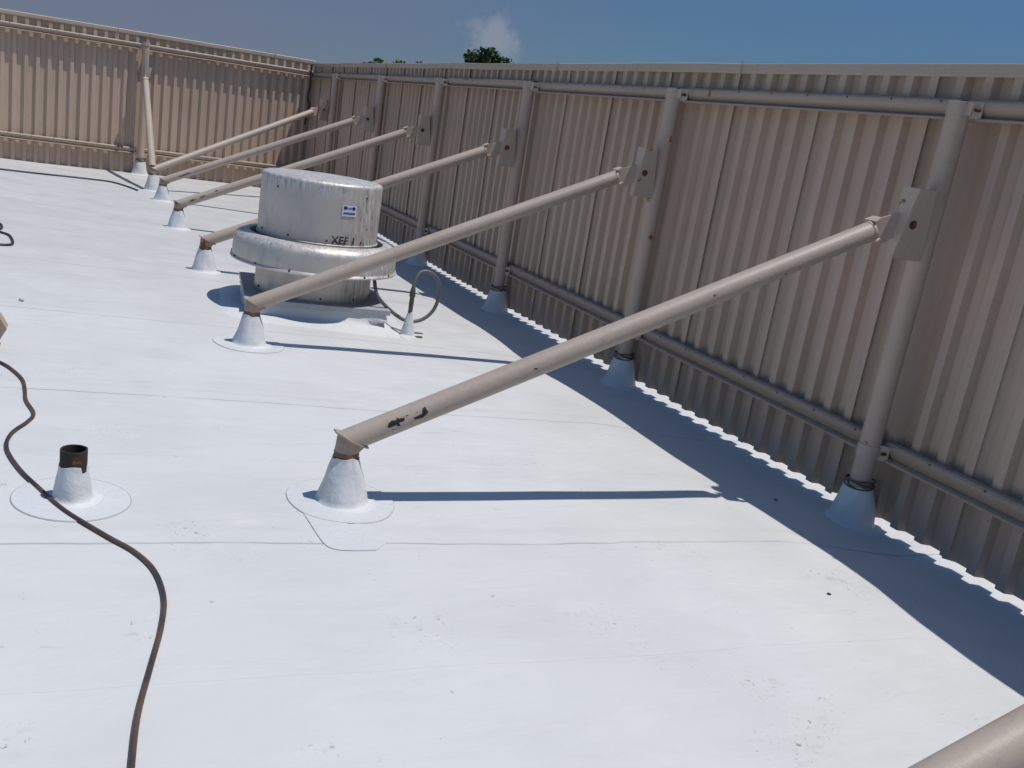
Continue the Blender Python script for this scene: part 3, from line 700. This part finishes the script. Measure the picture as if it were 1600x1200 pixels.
# ------------------------------------------------------------------ cables
def onroof(pts, r): return [(x, y, rz(x, y)+r*.9) for x, y in pts]
cp = [(.10, 1.55), (.145, 1.85), (.169, 2.115), (.194, 2.323), (.240, 2.55), (.285, 2.77), (.306, 2.96), (.288, 3.150), (.231, 3.297), (.139, 3.430), (.0, 3.650), (-.098, 3.868), (-.178, 4.066), (-.236, 4.30), (-.228, 4.487), (-.172, 4.660), (-.151, 4.790), (-.192, 4.990), (-.205, 5.166), (-.224, 5.331), (-.278, 5.496), (-.348, 5.627), (-.50, 5.80), (-.8, 6.0), (-1.3, 6.1)]
mb = MB(); mb.tube(catmull([(x, y, rz(x, y)+.0085) for x, y in cp], 10), .0088, 12)
tag(mb.build('cable', M_cable), 'long brown rubber cable winding across the white roof at the left', 'cable')
lp = [(-1.3, 10.9), (-.95, 10.75), (-.70, 10.60), (-.64, 10.35), (-.655, 10.10), (-.56, 9.95), (-.515, 9.70), (-.500, 9.47), (-.53, 9.38), (-.60, 9.34), (-.8, 9.30), (-1.2, 9.3)]
mb = MB(); mb.tube(catmull([(x, y, rz(x, y)+.011) for x, y in lp], 10), .011, 10)
tag(mb.build('cable', M_wire), 'thin black cable end looping in at the left edge, above the tan beam', 'cable')
lp = [(-7, 14.4), (-4, 15.1), (-2.0, 15.62), (-1.02, 15.95), (-.27, 16.42), (.15, 16.58), (.50, 16.62), (.72, 16.2), (.86, 15.75)]  # dark line laid as a tube; right end traces the steep brace's cast shadow
mb = MB(); mb.tube(catmull([(x, y, rz(x, y)+.013) for x, y in lp], 8), .013, 8)
tag(mb.build('cable', M_navy), 'dark blue-grey line along the roof below the far fence, partly a modelled brace shadow', 'cable')

# ------------------------------------------------------------------ beam at the left edge
bt = thing('beam', (-.75, 6.0, rz(-.75, 6.0)), 'tan square beam whose end pokes in at the left edge', 'beam')
mb = MB(); Mx = Matrix.Translation((-.338, 6.0, .160)) @ Matrix.Rotation(R(4), 4, 'Z') @ Matrix.Rotation(R(45), 4, 'Y') @ Matrix.Translation((0, 0, 0))
mb.box((-.62, -.045, -.09), (0, .045, .0), Matrix.Translation((-.335, 6.0, .172)) @ Matrix.Rotation(R(3), 4, 'Z') @ Matrix.Translation((0, 0, 0)) @ Matrix.Rotation(R(0), 4, 'X'))
mb = MB(); prof = [(-.335, .172), (-.375, .245), (-1.25, .245), (-1.25, .095), (-.375, .095)]
mb.prism([(x, 6.0, z) for x, z in prof], (0, 1, 0), .11)
mb.build('timber', M_wood, bt, shift=bt.location, smooth=False, bevel=.003)
mb = MB(); mb.box((-.90, 5.93, rz(-.8, 6)-.01), (-.60, 6.07, .095)); mb.build('support_block', M_wood, bt, shift=bt.location, smooth=False, bevel=.003)

# ------------------------------------------------------------------ debris
def pebble(x, y, r, m, label, cat, name, sq=.6):
    mb = MB(); pr = [(r*math.sin(math.pi*i/8)+1e-4, -r*sq*math.cos(math.pi*i/8)) for i in range(9)]
    mb.lathe(pr, 12, (x, y, rz(x, y)+r*sq*.8), lambda a, z: 1+.25*math.sin(2*a+x*9)+.12*math.sin(5*a))
    tag(mb.build(name, m, smooth=False), label, cat)
pebble(3.14, 2.83, .008, M_chip, 'small black pebble on the sunny roof left of the fence shadow', 'pebble', 'pebble')
pebble(3.87, 4.06, .010, M_bronze, 'small dark pebble inside the fence shadow beside the nearest post boot', 'pebble', 'pebble')
pebble(-.32, 7.24, .018, M_edge, 'small grey pebble on the roof near the left edge above the beam', 'pebble', 'pebble')

# ------------------------------------------------------------------ trees beyond the fence
def tree(x, y, top, rad, label, seed, n=2600, leaf=.16):
    rnd = random.Random(seed); T = thing('tree', (x, y, -8), label, 'tree', 'trees beyond the fence'); sh = T.location
    mb = MB(); h = top-rad*1.0
    mb.tube([(x, y, -8.3), (x+.1, y, -4), (x-.1, y+.1, h-rad*.6), (x, y, top-rad*.4)], [.30, .24, .15, .04], 10)
    blobs = []
    for i in range(16):
        a = rnd.uniform(0, 6.28); q = rnd.uniform(.15, .8)*rad; z = h+rnd.uniform(-.75, .7)*rad*(1.1-.5*q/rad)
        b = Vector((x+q*math.cos(a), y+q*math.sin(a), z)); blobs.append((b, rnd.uniform(.16, .36)*rad))
        s0 = Vector((x, y, h-rad*.7+rnd.uniform(0, rad*.6))); mb.tube([s0, (s0+b)/2+Vector((0, 0, .1)), b], [.08, .05, .02], 6)
    blobs.append((Vector((x, y, top-rad*.30)), rad*.30))
    mb.build('trunk', M_bark, T, shift=sh)
    mb = MB()
    for i in range(n):
        b, r = rnd.choice(blobs); v = Vector((rnd.gauss(0, 1), rnd.gauss(0, 1), rnd.gauss(0, 1))).normalized()*r*rnd.uniform(.45, 1.08)
        p = b+v; u = Vector((rnd.gauss(0, 1), rnd.gauss(0, 1), rnd.gauss(0, 1))).normalized(); w = u.orthogonal().normalized(); s_ = leaf*rnd.uniform(.6, 1.5)
        q = u.cross(w)
        mb.add([p-w*s_*.35, p+q*s_*.5, p+w*s_*.35+u*s_*.1, p-q*s_*.5], [(0, 1, 2, 3)])
    mb.build('crown', M_leaf, T, shift=sh, smooth=False)
def tp(px_, d):   # direction of a picture column along the fence top, d metres away
    return px_
Dt = Vector((.3935, .985, 0)); kk = 60/Dt.length
tree(Dt.x*kk, Dt.y*kk, 1.7+.0850*kk, 1.85, 'bushy green tree top sticking up above the far part of the right-hand fence', 11, 3000, .27)
for i, (dx, dy, tz, lab) in enumerate(((.286, 1.025, .0535, 'tip of a distant tree just clearing the fence top, leftmost of three'), (.306, 1.017, .0555, 'tip of a distant tree just clearing the fence top, middle of three'), (.326, 1.009, .0575, 'tip of a distant tree just clearing the fence top, nearest the bushy tree'))):
    k2 = 75/math.hypot(dx, dy); tree(dx*k2, dy*k2, 1.7+tz*k2+[.12, -.02, .0][i], 1.3, lab, 20+i, 1500, .22)
